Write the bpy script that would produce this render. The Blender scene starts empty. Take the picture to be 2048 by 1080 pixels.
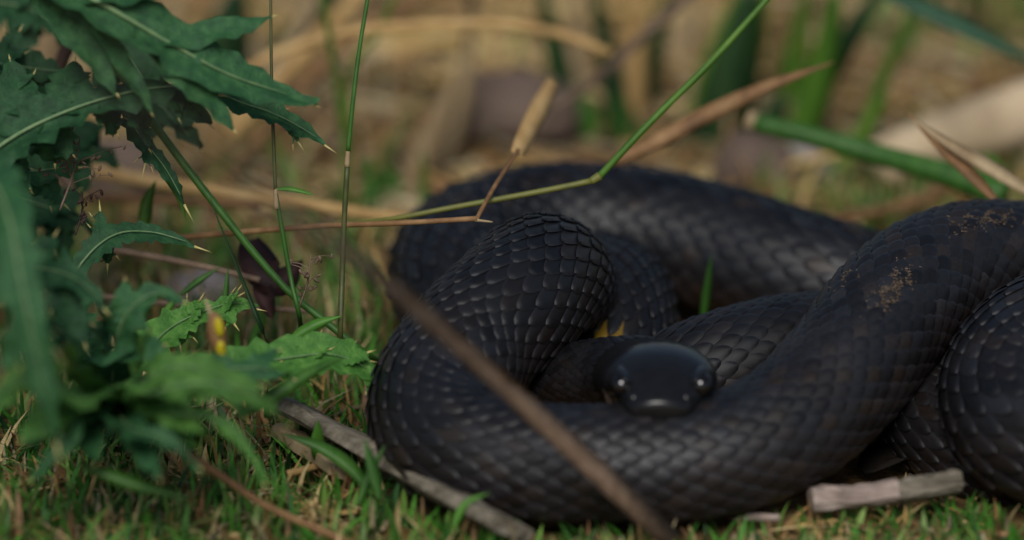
import bpy, bmesh, math, random
import numpy as np
from mathutils import Vector, Matrix, noise

random.seed(7); rng = np.random.default_rng(7)
R = math.radians
SC = bpy.context.scene
COL = SC.collection

# ------------------------------------------------------------------ camera
PITCH, DIST = R(20), 1.9
TGT = np.array((0.0, .13, .0485))
FWD = np.array((0, math.cos(PITCH), -math.sin(PITCH)))
UPV = np.array((0, math.sin(PITCH), math.cos(PITCH)))
CAM = TGT - FWD * DIST
cd = bpy.data.cameras.new('camera'); cam = bpy.data.objects.new('camera', cd); COL.objects.link(cam)
cam.location = CAM; cam.rotation_euler = (math.pi / 2 - PITCH, 0, 0)
cd.lens = 200; cd.sensor_width = 36; cd.clip_start = .02; cd.clip_end = 500
FOCUS_PT = np.array((0, .092, .062))
FOCUS = float((FOCUS_PT - CAM) @ FWD)      # depth of the sharp coil; the plants are placed from it
cd.dof.use_dof = True; cd.dof.focus_distance = FOCUS + .008; cd.dof.aperture_fstop = 3.6
cd.dof.aperture_blades = 0
SC.camera = cam

# ------------------------------------------------------------------ sky, sun, exposure
SUN_EL, SUN_AZ = 46, 186          # azimuth measured clockwise from +y
w = bpy.data.worlds.new('World'); SC.world = w; w.use_nodes = True
nt = w.node_tree; sky = nt.nodes.new('ShaderNodeTexSky'); sky.sky_type = 'NISHITA'; sky.sun_disc = False
sky.sun_elevation = R(SUN_EL); sky.sun_rotation = R(SUN_AZ); sky.air_density = 1.0; sky.dust_density = 2.0; sky.ozone_density = 1.0
bg = nt.nodes['Background']; bg.inputs['Strength'].default_value = .06
nt.links.new(sky.outputs[0], bg.inputs['Color'])
sd = bpy.data.lights.new('sun', 'SUN'); sd.energy = 2.0; sd.angle = R(26); sd.color = (1, .98, .95)
sun = bpy.data.objects.new('sun', sd); COL.objects.link(sun)
sv = Vector((math.sin(R(SUN_AZ)) * math.cos(R(SUN_EL)), math.cos(R(SUN_AZ)) * math.cos(R(SUN_EL)), math.sin(R(SUN_EL))))
sun.rotation_euler = sv.to_track_quat('Z', 'Y').to_euler()
SC.view_settings.view_transform = 'Standard'; SC.view_settings.look = 'None'
SC.view_settings.exposure = 0.2; SC.view_settings.gamma = 1

# ------------------------------------------------------------------ where a spot of the place lies
FPX = 2048 * 200 / 36
def ray(px, py):
    return FWD + np.array((1, 0, 0)) * ((px - 1024) / FPX) + UPV * ((540 - py) / FPX)
def PD(px, py, d=0.0):
    return CAM + ray(px, py) * (FOCUS + d)
def PY(px, py, y):
    r = ray(px, py); return CAM + r * ((y - CAM[1]) / r[1])
def PG(px, py, z=0.0):
    r = ray(px, py); return CAM + r * ((z - CAM[2]) / r[2])
def m_of(pxw, p):                     # metres that pxw pixels span at point p
    return pxw * float((np.asarray(p) - CAM) @ FWD) / FPX
def to_px(P):
    P = np.atleast_2d(P) - CAM; z = P @ FWD
    return np.stack([1024 + FPX * P[:, 0] / z, 540 - FPX * (P @ UPV) / z], 1)

# ------------------------------------------------------------------ materials
def new_mat(name):
    m = bpy.data.materials.new(name); m.use_nodes = True
    return m, m.node_tree.nodes, m.node_tree.links, m.node_tree.nodes['Principled BSDF']
def noise_node(N, L, scale, detail=4, rough=.6, stretch=None, coord='Object'):
    tc = N.new('ShaderNodeTexCoord'); mp = N.new('ShaderNodeMapping'); n = N.new('ShaderNodeTexNoise')
    L.new(tc.outputs[coord], mp.inputs[0]); L.new(mp.outputs[0], n.inputs['Vector'])
    if stretch: mp.inputs['Scale'].default_value = stretch
    n.inputs['Scale'].default_value = scale; n.inputs['Detail'].default_value = detail; n.inputs['Roughness'].default_value = rough
    return n
def ramp(N, L, src, stops):
    r = N.new('ShaderNodeValToRGB'); cr = r.color_ramp
    while len(cr.elements) < len(stops): cr.elements.new(.5)
    for e, (p, c) in zip(cr.elements, stops): e.position = p; e.color = (*c, 1)
    L.new(src, r.inputs[0]); return r
def bump(N, L, src, bsdf, strength=.3, dist=.001):
    b = N.new('ShaderNodeBump'); b.inputs['Strength'].default_value = strength; b.inputs['Distance'].default_value = dist
    L.new(src, b.inputs['Height']); L.new(b.outputs[0], bsdf.inputs['Normal']); return b
def mat(name, stops, scale=200, rough=.6, spec=.35, bump_s=.3, bump_d=.0006, stretch=None, detail=5, transl=0.0, bscale=None):
    m, N, L, B = new_mat(name)
    n = noise_node(N, L, scale, detail, .62, stretch)
    r = ramp(N, L, n.outputs[0], stops); L.new(r.outputs[0], B.inputs['Base Color'])
    B.inputs['Roughness'].default_value = rough; B.inputs['Specular IOR Level'].default_value = spec
    if bump_s:
        n2 = noise_node(N, L, bscale or scale * 3, 4, .6, stretch); bump(N, L, n2.outputs[0], B, bump_s, bump_d)
    if transl:
        t = N.new('ShaderNodeBsdfTranslucent'); mx = N.new('ShaderNodeMixShader'); mx.inputs[0].default_value = transl
        L.new(r.outputs[0], t.inputs[0]); L.new(B.outputs[0], mx.inputs[1]); L.new(t.outputs[0], mx.inputs[2])
        L.new(mx.outputs[0], N['Material Output'].inputs[0])
    return m
def attr_mat(name, rough=.6, spec=.3, transl=.0, src='attr', bump_s=.0, bump_sc=2000, bump_d=.0002):
    m, N, L, B = new_mat(name)
    if src == 'attr': a = N.new('ShaderNodeAttribute'); a.attribute_name = 'tint'; c = a.outputs['Color']
    else:
        a = N.new('ShaderNodeObjectInfo'); rm = N.new('ShaderNodeAttribute'); rm.attribute_name = 'rim'
        sc_ = N.new('ShaderNodeMath'); sc_.operation = 'MULTIPLY'; sc_.inputs[1].default_value = .45; L.new(rm.outputs['Fac'], sc_.inputs[0])
        mi = N.new('ShaderNodeMix'); mi.data_type = 'RGBA'; L.new(sc_.outputs[0], mi.inputs[0]); L.new(a.outputs['Color'], mi.inputs[6]); mi.inputs[7].default_value = (.026, .028, .034, 1); c = mi.outputs[2]
    n = noise_node(N, L, 900 if src != 'attr' else 700, 3)
    if bump_s or True:
        mr = N.new('ShaderNodeMapRange'); mr.inputs[1].default_value = .25; mr.inputs[2].default_value = .75
        mr.inputs[3].default_value = .7; mr.inputs[4].default_value = 1.3; L.new(n.outputs[0], mr.inputs[0])
        mu = N.new('ShaderNodeMix'); mu.data_type = 'RGBA'; mu.blend_type = 'MULTIPLY'; mu.inputs[0].default_value = 1
        L.new(c, mu.inputs[6]); L.new(mr.outputs[0], mu.inputs[7]); c2 = mu.outputs[2]
    L.new(c2, B.inputs['Base Color'])
    B.inputs['Roughness'].default_value = rough; B.inputs['Specular IOR Level'].default_value = spec
    if bump_s:
        n2 = noise_node(N, L, bump_sc, 4); bump(N, L, n2.outputs[0], B, bump_s, bump_d)
    if transl:
        t = N.new('ShaderNodeBsdfTranslucent'); mx = N.new('ShaderNodeMixShader'); mx.inputs[0].default_value = transl
        L.new(c2, t.inputs[0]); L.new(B.outputs[0], mx.inputs[1]); L.new(t.outputs[0], mx.inputs[2])
        L.new(mx.outputs[0], N['Material Output'].inputs[0])
    return m

M = {}
M['thistle'] = mat('thistle_leaf', [(.3, (.014, .060, .022)), (.5, (.028, .11, .036)), (.72, (.06, .17, .055))], 240, .55, .35, .6, .0012, transl=.15, bscale=900)
M['thistle_pale'] = mat('thistle_leaf_pale', [(.3, (.04, .14, .02)), (.5, (.075, .22, .035)), (.72, (.14, .32, .06))], 260, .55, .35, .6, .0012, transl=.2, bscale=900)
M['thistle_deep'] = mat('thistle_leaf_deep', [(.3, (.008, .038, .015)), (.5, (.017, .07, .024)), (.72, (.035, .11, .04))], 240, .6, .3, .5, .001, transl=.12, bscale=900)
M['thistle_mid'] = mat('thistle_leaf_mid', [(.3, (.028, .10, .018)), (.5, (.06, .17, .028)), (.72, (.12, .26, .05))], 160, .55, .35, .7, .0014, transl=.18, bscale=700)
M['midrib'] = mat('leaf_midrib', [(.3, (.10, .19, .08)), (.7, (.2, .3, .13))], 300, .5, .4, .2)
M['spine'] = mat('leaf_spine', [(.3, (.45, .40, .13)), (.7, (.6, .5, .2))], 300, .4, .5, 0)
M['green'] = mat('grass_green', [(.3, (.025, .09, .012)), (.5, (.045, .14, .018)), (.7, (.075, .19, .03))], 160, .5, .4, .2, .0004, (1, 1, .15), transl=.2)
M['bright'] = mat('grass_bright', [(.3, (.06, .2, .02)), (.7, (.12, .32, .04))], 160, .5, .4, .2, .0004, (1, 1, .2), transl=.3)
M['dark_reed'] = mat('reed_dark_green', [(.3, (.008, .026, .008)), (.5, (.014, .044, .012)), (.7, (.03, .075, .018))], 60, .5, .4, .2, .0005, (1, 1, .15), transl=.1)
M['mid_reed'] = mat('reed_mid_green', [(.3, (.05, .14, .012)), (.5, (.085, .20, .018)), (.7, (.14, .27, .03))], 60, .5, .4, .2, .0005, (1, 1, .15), transl=.25)
M['blue_reed'] = mat('reed_blue_green', [(.3, (.02, .07, .035)), (.7, (.05, .13, .065))], 60, .5, .4, .2, .0005, (1, 1, .15), transl=.15)
M['olive'] = mat('stem_olive', [(.3, (.10, .11, .02)), (.5, (.15, .15, .03)), (.7, (.12, .16, .03))], 90, .5, .4, .2, .0004)
M['straw'] = mat('straw', [(.3, (.32, .19, .07)), (.5, (.46, .29, .11)), (.7, (.58, .40, .18))], 70, .6, .3, .3, .0005, (1, 1, .2))
M['tan'] = mat('dry_tan', [(.3, (.22, .15, .08)), (.5, (.33, .24, .13)), (.7, (.44, .34, .2))], 70, .65, .3, .3, .0005, (1, 1, .2))
M['brown'] = mat('dry_brown', [(.3, (.12, .065, .03)), (.5, (.21, .11, .045)), (.7, (.32, .19, .085))], 110, .65, .3, .4, .0006, (1, 1, .3))
M['umber'] = mat('dead_umber', [(.3, (.085, .055, .036)), (.5, (.15, .10, .065)), (.7, (.22, .155, .105))], 160, .7, .3, .5, .0008)
M['dark_brown'] = mat('dark_brown', [(.3, (.02, .012, .01)), (.7, (.06, .035, .028))], 120, .7, .3, .4)
M['maroon'] = mat('dead_maroon', [(.3, (.012, .006, .006)), (.7, (.045, .015, .013))], 120, .7, .3, .5)
M['redstem'] = mat('stem_reddish', [(.3, (.09, .04, .02)), (.7, (.17, .08, .04))], 160, .5, .4, .2)
M['greywood'] = mat('weathered_wood', [(.3, (.05, .042, .03)), (.45, (.14, .12, .088)), (.58, (.235, .205, .155)), (.72, (.36, .31, .235))], 90, .8, .2, .9, .0012, (.35, 2.2, 2.2), detail=8)
M['woodedge'] = mat('wood_edge', [(.3, (.14, .09, .05)), (.7, (.3, .21, .13))], 120, .8, .2, .8, .001, (.35, 2, 2), detail=7)
M['bark'] = mat('pale_bark', [(.32, (.11, .08, .065)), (.5, (.31, .24, .2)), (.68, (.5, .41, .35))], 110, .8, .2, .8, .001, (.4, 1.8, 1.8), detail=7)
M['log'] = mat('pale_log', [(.25, (.3, .22, .14)), (.5, (.54, .41, .25)), (.75, (.7, .56, .38))], 30, .8, .2, .6, .003)
M['stone'] = mat('purple_stone', [(.3, (.085, .06, .045)), (.7, (.17, .12, .09))], 40, .8, .2, .5, .002)
M['white_stone'] = mat('pale_stone', [(.3, (.22, .18, .165)), (.7, (.42, .36, .33))], 60, .75, .25, .4, .001)
M['yellow'] = mat('petal_yellow', [(.35, (.12, .07, .01)), (.45, (.42, .34, .01)), (.7, (.55, .46, .02))], 500, .5, .3, .2)
M['mass'] = attr_mat('grass_mass', .55, .3, .2)
M['litter'] = attr_mat('litter_mass', .75, .2)
M['stem_dark'] = mat('stem_dark_olive', [(.3, (.035, .045, .012)), (.5, (.06, .075, .018)), (.7, (.10, .085, .03))], 120, .5, .4, .2)
M['gap_shade'] = mat('painted_gap_shade', [(.3, (.006, .005, .004)), (.7, (.016, .012, .009))], 200, .8, .1, .5)  # near-black: the shade between two coils put into a colour
# snake
def snake_mat(name, src):
    m = attr_mat(name, .42, .36, 0, src, .35, 1700, .00012)
    B = m.node_tree.nodes['Principled BSDF']; N, L = m.node_tree.nodes, m.node_tree.links
    n = noise_node(N, L, 260, 4); mr = N.new('ShaderNodeMapRange'); mr.inputs[3].default_value = .38; mr.inputs[4].default_value = .6
    L.new(n.outputs[0], mr.inputs[0]); L.new(mr.outputs[0], B.inputs['Roughness'])
    return m
M['scale_attr'] = snake_mat('snake_scales', 'attr')
M['scale_obj'] = snake_mat('snake_scale', 'obj')
M['skin'] = mat('snake_skin', [(.3, (.003, .003, .003)), (.7, (.006, .0055, .005))], 600, .65, .15, .5, .0003)
M['head'] = mat('snake_head', [(.3, (.006, .006, .007)), (.7, (.010, .010, .0105))], 300, .27, .36, .15, .0002)
M['eye'] = mat('snake_eye', [(.3, (.002, .002, .002)), (.7, (.006, .004, .003))], 300, .06, .6, 0)
M['lip'] = mat('snake_lip', [(.3, (.03, .02, .012)), (.7, (.08, .05, .03))], 500, .5, .4, .2)
M['dirt'] = mat('dried_dirt', [(.3, (.04, .028, .018)), (.5, (.085, .06, .04)), (.7, (.17, .13, .10))], 900, .85, .2, .6, .0006)

# ------------------------------------------------------------------ mesh helpers
def tag(o, label=None, cat=None, group=None, kind=None):
    for k, v in (('label', label), ('category', cat), ('group', group), ('kind', kind)):
        if v: o[k] = v
    return o
def empty(name, loc):
    o = bpy.data.objects.new(name, None); COL.objects.link(o); o.location = loc; o.empty_display_size = .01; return o
def mesh_obj(name, V, F, m, parent=None, smooth=True, tint=None):
    me = bpy.data.meshes.new(name); me.from_pydata([tuple(v) for v in V], [], F)
    if smooth: me.polygons.foreach_set('use_smooth', [True] * len(me.polygons))
    me.materials.append(m)
    if tint is not None:
        a = me.attributes.new('tint', 'FLOAT_COLOR', 'POINT'); a.data.foreach_set('color', np.asarray(tint, np.float32).ravel())
    me.update()
    o = bpy.data.objects.new(name, me); COL.objects.link(o)
    if parent is not None:
        o.parent = parent; o.matrix_parent_inverse = Matrix.Translation(parent.location).inverted()
    return o
def catmull(P, n):
    P = np.asarray(P, float)
    if len(P) == 2:
        t = np.linspace(0, 1, n)[:, None]; return P[0] * (1 - t) + P[1] * t
    Q = np.vstack([2 * P[0] - P[1], P, 2 * P[-1] - P[-2]])
    seg = len(P) - 1; out = []
    for u in np.linspace(0, seg, n):
        i = min(int(u), seg - 1); t = u - i
        a, b, c, d = Q[i], Q[i + 1], Q[i + 2], Q[i + 3]
        out.append(.5 * (2 * b + (c - a) * t + (2 * a - 5 * b + 4 * c - d) * t * t + (3 * b - a - 3 * c + d) * t ** 3))
    out = np.array(out)
    # resample by arc length
    xyz = out[:, :3]; s = np.r_[0, np.cumsum(np.linalg.norm(np.diff(xyz, axis=0), axis=1))]
    si = np.linspace(0, s[-1], n)
    return np.stack([np.interp(si, s, out[:, k]) for k in range(out.shape[1])], 1)
def unit(a): return a / np.maximum(np.linalg.norm(a, axis=-1, keepdims=True), 1e-12)
def frames(P, ref=(0, 0, 1)):
    T = unit(np.gradient(P, axis=0)); S = unit(np.cross(T, np.asarray(ref, float))); U = np.cross(S, T); return T, S, U
def tube_geo(P, rad, seg=10, ref=(0, 0, 1), flat=1.0, wob=.0):
    n = len(P); rad = np.broadcast_to(np.asarray(rad, float), (n,)); T, S, U = frames(P, ref)
    a = np.linspace(0, 2 * math.pi, seg, endpoint=False); V = []
    for i in range(n):
        k = 1 + wob * (rng.random() - .5)
        V += [P[i] + rad[i] * k * (math.cos(t) * S[i] + flat * math.sin(t) * U[i]) for t in a]
    F = [(i * seg + j, i * seg + (j + 1) % seg, (i + 1) * seg + (j + 1) % seg, (i + 1) * seg + j) for i in range(n - 1) for j in range(seg)]
    F.append(tuple(range(seg))[::-1]); F.append(tuple((n - 1) * seg + j for j in range(seg)))
    return V, F
def blade_geo(P, W, ref=None, fold=.35, thick=.12):
    """a grass or reed blade: a folded, closed ribbon along P with half widths W"""
    n = len(P); W = np.broadcast_to(np.asarray(W, float), (n,))
    if ref is None: ref = -FWD + np.array((.3, 0, .3))
    T, S, U = frames(P, ref); V = []
    for i in range(n):
        w = W[i]
        V += [P[i] - S[i] * w + U[i] * w * fold, P[i] - U[i] * 0, P[i] + S[i] * w + U[i] * w * fold, P[i] - U[i] * (w * thick + 2e-5)]
    F = []
    for i in range(n - 1):
        for j in range(4):
            F.append((i * 4 + j, i * 4 + (j + 1) % 4, (i + 1) * 4 + (j + 1) % 4, (i + 1) * 4 + j))
    F.append((3, 2, 1, 0)); k = (n - 1) * 4; F.append((k, k + 1, k + 2, k + 3))
    return V, F
def join(geos):
    V, F = [], []
    for v, f in geos:
        o = len(V); V += list(v); F += [tuple(i + o for i in q) for q in f]
    return V, F
def taper(n, a=.15, b=.0, mid=1.0, peak=.4):
    t = np.linspace(0, 1, n); return np.where(t < peak, a + (mid - a) * np.sin(t / peak * math.pi / 2), b + (mid - b) * np.cos((t - peak) / (1 - peak) * math.pi / 2))

# ------------------------------------------------------------------ ground: one sheet
def ground_h(x, y):
    h = .006 * noise.noise(Vector((x * 9, y * 9, .3))) + .003 * noise.noise(Vector((x * 40, y * 40, 1.7)))
    r = max(0.0, min(1.0, (math.hypot((x - .07) / .19, (y - .12) / .17) - .75) / .5))
    far = max(0.0, min(1.0, (y - .45) / .6))
    return h * r - .002 + far * .02 * noise.noise(Vector((x * 2.5, y * 2.5, 5)))
def warp(u, near, far): return near * u + (far - near) * np.sign(u) * np.abs(u) ** 7
gx = warp(np.linspace(-1, 1, 150), .9, 60); gy = .25 + warp(np.linspace(-1, 1, 150), .9, 60)
GV = [(x, y, ground_h(x, y)) for y in gy for x in gx]
GF = [(j * 150 + i, j * 150 + i + 1, (j + 1) * 150 + i + 1, (j + 1) * 150 + i) for j in range(149) for i in range(149)]
m, N, L, B = new_mat('ground_soil')
n1 = noise_node(N, L, 14, 6, .6); n2 = noise_node(N, L, 120, 6, .7)
r1 = ramp(N, L, n1.outputs[0], [(.33, (.045, .032, .02)), (.45, (.20, .125, .05)), (.56, (.44, .30, .13)), (.72, (.62, .47, .25))])
r2 = ramp(N, L, n2.outputs[0], [(.3, (.35, .33, .3)), (.6, (1, 1, 1))])
mx = N.new('ShaderNodeMix'); mx.data_type = 'RGBA'; mx.blend_type = 'MULTIPLY'; mx.inputs[0].default_value = 1
L.new(r1.outputs[0], mx.inputs[6]); L.new(r2.outputs[0], mx.inputs[7]); L.new(mx.outputs[2], B.inputs['Base Color'])
B.inputs['Roughness'].default_value = .9; B.inputs['Specular IOR Level'].default_value = .15
bump(N, L, n2.outputs[0], B, .6, .004)
g = mesh_obj('ground', GV, GF, m); tag(g, 'sandy brown soil with dry litter under the snake', 'ground', kind='structure')

# ------------------------------------------------------------------ the snake
class Coil:
    """a length of body: rows of (x, y, z, half width, half height) from head end to tail end"""
    def __init__(self, rows, n, tail=1):
        rows = [tuple(r) + (r[3],) if len(r) == 4 else tuple(r) for r in rows]
        Q = catmull(rows, n); self.P, self.rw, self.rh = Q[:, :3], Q[:, 3], Q[:, 4]
        for _ in range(3): self.P[1:-1] = .25 * self.P[:-2] + .5 * self.P[1:-1] + .25 * self.P[2:]
        self.T, self.S, self.U = frames(self.P); self.s = np.r_[0, np.cumsum(np.linalg.norm(np.diff(self.P, axis=0), axis=1))]
        self.len = self.s[-1]; self.tail = tail
    def at(self, s, th, lift=0.0):
        f = lambda A: np.stack([np.interp(s, self.s, A[:, k]) for k in range(3)], -1)
        P, S, U = f(self.P), f(self.S), f(self.U); rw = np.interp(s, self.s, self.rw) + lift; rh = np.interp(s, self.s, self.rh) + lift
        return P + (rw * np.sin(th))[..., None] * S + (rh * np.cos(th))[..., None] * U
    def geo(self, seg=28, shrink=.0006):
        n = len(self.P); V = []
        for k, i in enumerate(range(n)):
            a = np.linspace(0, 2 * math.pi, seg, endpoint=False)
            V += list(self.P[i] + ((self.rw[i] - shrink) * np.sin(a))[:, None] * self.S[i] + ((self.rh[i] - shrink) * np.cos(a))[:, None] * self.U[i])
        F = [(i * seg + j, i * seg + (j + 1) % seg, (i + 1) * seg + (j + 1) % seg, (i + 1) * seg + j) for i in range(n - 1) for j in range(seg)]
        F.append(tuple(range(seg))[::-1]); F.append(tuple((n - 1) * seg + j for j in range(seg)))
        return V, F

rr = .0194
B_A_G = Coil([(.016, .170, .008, .018), (.0145, .150, .031, .0205), (.010, .124, .0465, .0218), (-.001, .100, .0455, .0220), (-.016, .080, .037, .0216),
              (-.0245, .059, .028, .0210), (-.018, .039, .0215, .0204), (.003, .029, .0194, rr), (.03, .027, .0190, rr), (.062, .031, .0194, .0198), (.087, .045, .0245, .0202),
              (.108, .070, .0345, .0208), (.123, .096, .044, .0212), (.139, .122, .0475, .0212), (.160, .141, .046, .0212), (.192, .160, .036, .0212), (.232, .172, .026, .0212),
              (.278, .166, .0212, .0212), (.296, .140, .0212, .0212), (.265, .120, .027, .022), (.215, .108, .0355, .0232), (.179, .091, .0365, .024), (.163, .066, .029, .0238),
              (.170, .043, .0238, .0232), (.20, .033, .0222, .022), (.25, .032, .021, .020), (.31, .05, .018, .017), (.36, .09, .012, .011), (.39, .13, .006, .005)], 520)
D = Coil([(.175, .178, .006, .012), (.15, .182, .012, .017), (.122, .188, .0185, .021), (.098, .199, .0215, .0222), (.072, .217, .0235, .0230), (.044, .231, .0245, .0235),
          (.016, .236, .0245, .0235), (-.008, .227, .0235, .0228), (-.0195, .207, .0225, .022), (-.019, .184, .019, .0205), (-.008, .163, .012, .017), (.004, .152, .004, .012)], 260)
E = Coil([(.012, .205, .004, .014), (.022, .199, .014, .0185), (.031, .184, .0205, .0198), (.0355, .164, .022, .0198), (.035, .143, .017, .019), (.030, .125, .007, .016)], 120)
C = Coil([(.032, .092, .003, .012), (.042, .094, .011, .0165), (.057, .100, .0178, .0192), (.075, .109, .0208, .0202), (.094, .121, .0208, .0202), (.112, .135, .0165, .0195), (.128, .146, .008, .017)], 150)
F = Coil([(.126, .150, .006, .015), (.131, .122, .012, .0180), (.135, .095, .0135, .0175), (.142, .072, .0125, .0165), (.156, .058, .008, .014), (.172, .054, .004, .010)], 90)  # made-up coil, added to darken the gap before the end coil
HX, HY, HZ = .0475, .0475, .0395
NECK = Coil([(.006, .128, .004, .013, .012), (.010, .113, .0125, .0142, .013), (.0165, .098, .0195, .0145, .0128), (.0265, .084, .0275, .0148, .0122), (.038, .071, .0345, .0160, .0112),
             (HX - .002, HY + .008, .0402, .0182, .0106), (HX, HY - .002, .0416, .0186, .0104), (HX, HY - .010, .0416, .0160, .0094), (HX - .0005, HY - .0165, .0408, .0132, .0080),
             (HX - .0008, HY - .0215, .0400, .0112, .0066), (HX - .0008, HY - .0252, .0392, .0092, .0052), (HX - .0008, HY - .0266, .0388, .0060, .0034), (HX - .0008, HY - .0270, .0387, .0015, .001)], 150, tail=-1)

snake = empty('snake', (.07, .12, 0))
tag(snake, 'black snake lying coiled on the grass with its head resting on a coil', 'snake')
body = mesh_obj('body', *join([c.geo() for c in (B_A_G, D, E, C, F)] + [NECK.geo(28, 0)]), M['skin'], snake)
body.data.materials.append(M['head'])
# the head end of the neck is smooth and glossy
vco = np.array([v.co for v in body.data.vertices])
for p in body.data.polygons:
    c = vco[list(p.vertices)].mean(0)
    if .02 < c[0] < .08 and c[1] < HY + .008 and c[2] > .027 and abs(c[0] - HX) < .021 and np.linalg.norm((c - (HX, HY - .008, .040)) / (.022, .022, .014)) < 1.05 and p.index >= len(body.data.polygons) - 150 * 28 - 2:
        p.material_index = 1

# one scale: rounded, domed, free edge at +y (towards the tail)
US = (0, .25, .5, .7, .85, .95, 1.0); NU, NV = len(US), 7
SV, SF, RIM = [], [], []
for i, u in enumerate(US):
    hw = .53 * max(.004, 1 - max(0, (u - .36) / .64) ** 2) ** .5 * min(1, .5 + 1.4 * u)
    for j in range(NV):
        v = (-1, -.82, -.45, 0, .45, .82, 1)[j]
        z = .075 * (1 - abs(v) ** 2.4) * (1 - .3 * (1 - u)) + .19 * u + (.008 if j == 3 else 0)
        z -= .075 * max(0, (u - .8) / .2) ** 2
        SV.append((v * hw, u - .45, z - .08)); RIM.append(max(0, min(1, max((u - .86) / .12, (abs(v) - .8) / .18 * (u > .45)))))
for i in range(NU - 1):
    for j in range(NV - 1): SF.append((i * NV + j, i * NV + j + 1, (i + 1) * NV + j + 1, (i + 1) * NV + j))
SVn = np.array(SV); RIMn = np.array(RIM)[:, None]; RIMC = np.array((.026, .028, .034))
scale_me = bpy.data.meshes.new('scale'); scale_me.from_pydata(SV, [], SF); scale_me.polygons.foreach_set('use_smooth', [True] * len(SF)); scale_me.materials.append(M['scale_obj'])
_a = scale_me.attributes.new('rim', 'FLOAT', 'POINT'); _a.data.foreach_set('value', np.array(RIM, np.float32))

def scale_tint(c, th, s, P):
    k = noise.noise(Vector(P * 60)) * .5 + .5; r = random.random()
    base = np.array((.0044, .0048, .0060)) * (.35 + 1.4 * random.random())
    brown = max(0.0, (abs(th) - 1.0) / 1.0) * .6 + max(0, k - .45) * .9 + (.25 if r > .86 else 0)
    if c is D: brown = max(0.0, (abs(th) - 1.35) / .5) * .9 + (.5 if r > .9 else 0)
    col = base + np.array((.014, .0068, .0025)) * min(1.1, brown)
    if c is D or (c is B_A_G and s > .12): col = col + (np.array((.002, .0022, .003)) if r < .6 else np.array((.006, .0065, .008)) if r < .88 else np.array((.008, .0058, .004))) * random.uniform(.4, 1.2)
    if c is E and P[0] < .034 and abs(th) > .7: col = np.array((.16, .10, .008)) * (.35 + .8 * random.random()) if abs(th) > 1.15 and r > .35 else col + np.array((.03, .014, .002))
    if c is E and np.linalg.norm(P - (.034, .131, .027)) < .0062 and r > .5: col = np.array((.20, .12, .008)) * (.12 + .75 * random.random())
    return col

cands, sV, sF, sC = [], [], [], []
for c, nrow, gap in ((B_A_G, 21, 1.0), (D, 17, .80), (E, 21, .95), (C, 21, 1.0), (F, 21, 1.0), (NECK, 25, .9)):
    dth = 2 * math.pi / nrow; step = .0045 if c is not NECK else .0026
    if c is D: step = .0056
    smax = c.len - (.050 if c is NECK else .002)
    k = 0; s = .004
    while s < smax:
        off = .5 * (k % 2); J = [j + off for j in range(-nrow // 2, nrow // 2 + 2)]
        for j in J:
            th = j * dth
            if abs(th) > 2.15: continue
            ss = np.array([s - .0008, s, s + .0008]); p0, p1, p2 = c.at(ss, np.full(3, th), .00025)
            q = c.at(np.array([s, s]), np.array([th - .08, th + .08]), .00025)
            tv = (p2 - p0) / .0016 * c.tail; lv = (q[1] - q[0]) / .16 * dth
            nL, nW = np.linalg.norm(tv), np.linalg.norm(lv)
            if nL < .12: continue
            y = tv / nL; z = np.cross(lv / nW, y); 
            cen = np.array([np.interp(s, c.s, c.P[:, i]) for i in range(3)])
            if z @ (p1 - cen) < 0: z = -z
            z = unit(z); x = np.cross(y, z)
            ln = step * 2 * max(nL, .45) * (1.36 if gap > .9 else (1.06 if c is D else 1.25)) * (1 + .06 * (random.random() - .5)); wd = nW * 1.04 * gap * (1 + .06 * (random.random() - .5))
            y = unit(y + z * .02 * (random.random() - .5) + x * .08 * (random.random() - .5)); x = np.cross(y, z)
            hgt = min(wd, ln) * 1.15
            cands.append((c, s, th, p1, x * wd, y * ln, z * hgt, scale_tint(c, th, s, p1)))
        s += step; k += 1
# the sharpest scales in view become parts of their own, the rest one part
def score(e):
    c, s, th, p, x, y, z, t = e
    n = unit(z)
    if n @ unit(CAM - p) < .12: return -1
    if c is B_A_G and (s < .035 or s > .128): return -1
    if c not in (B_A_G, C): return -1
    q = to_px(p)[0]
    if c is C and not (1290 < q[0] < 1760 and q[1] < 735): return -1
    return (n @ unit(CAM - p)) - 14 * abs((p - CAM) @ FWD - FOCUS)
sc_list = sorted(range(len(cands)), key=lambda i: -score(cands[i]))
own = set(i for i in sc_list[:290] if score(cands[i]) > -.9)
for i, (c, s, th, p, x, y, z, t) in enumerate(cands):
    if i in own:
        o = bpy.data.objects.new('scale', scale_me); COL.objects.link(o); o.parent = snake; o.matrix_parent_inverse = Matrix.Translation(snake.location).inverted()
        mw = Matrix.Identity(4)
        for a, vec in enumerate((x, y, z)):
            for b in range(3): mw[b][a] = vec[b]
        for b in range(3): mw[b][3] = p[b]
        o.matrix_basis = mw; o.color = (*t, 1)
    else:
        o = len(sV) * len(SVn); sV.append(p + SVn[:, :1] * x + SVn[:, 1:2] * y + SVn[:, 2:] * z)
        sF += [tuple(a + o for a in f) for f in SF]; sC.append(np.hstack([np.asarray(t) * (1 - RIMn * .35) + RIMC * RIMn * .35, np.ones((len(SVn), 1))]))
so = mesh_obj('scales', np.vstack(sV), sF, M['scale_attr'], snake, tint=np.vstack(sC)); tag(so, kind='stuff')
# belly scutes: wide bands along the underside
bg_ = []
for c in (B_A_G, D, E, C):
    s = .01
    while s < c.len - .012:
        th = np.linspace(2.05, 2 * math.pi - 2.05, 9)
        a = c.at(np.full(9, s), th, .0001); b = c.at(np.full(9, s + .0062), th, .0006)
        bg_.append((list(a) + list(b), [(i, i + 1, i + 10, i + 9) for i in range(8)])); s += .006
bo = mesh_obj('belly_scutes', *join(bg_), M['skin'], snake); tag(bo, kind='stuff')
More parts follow.
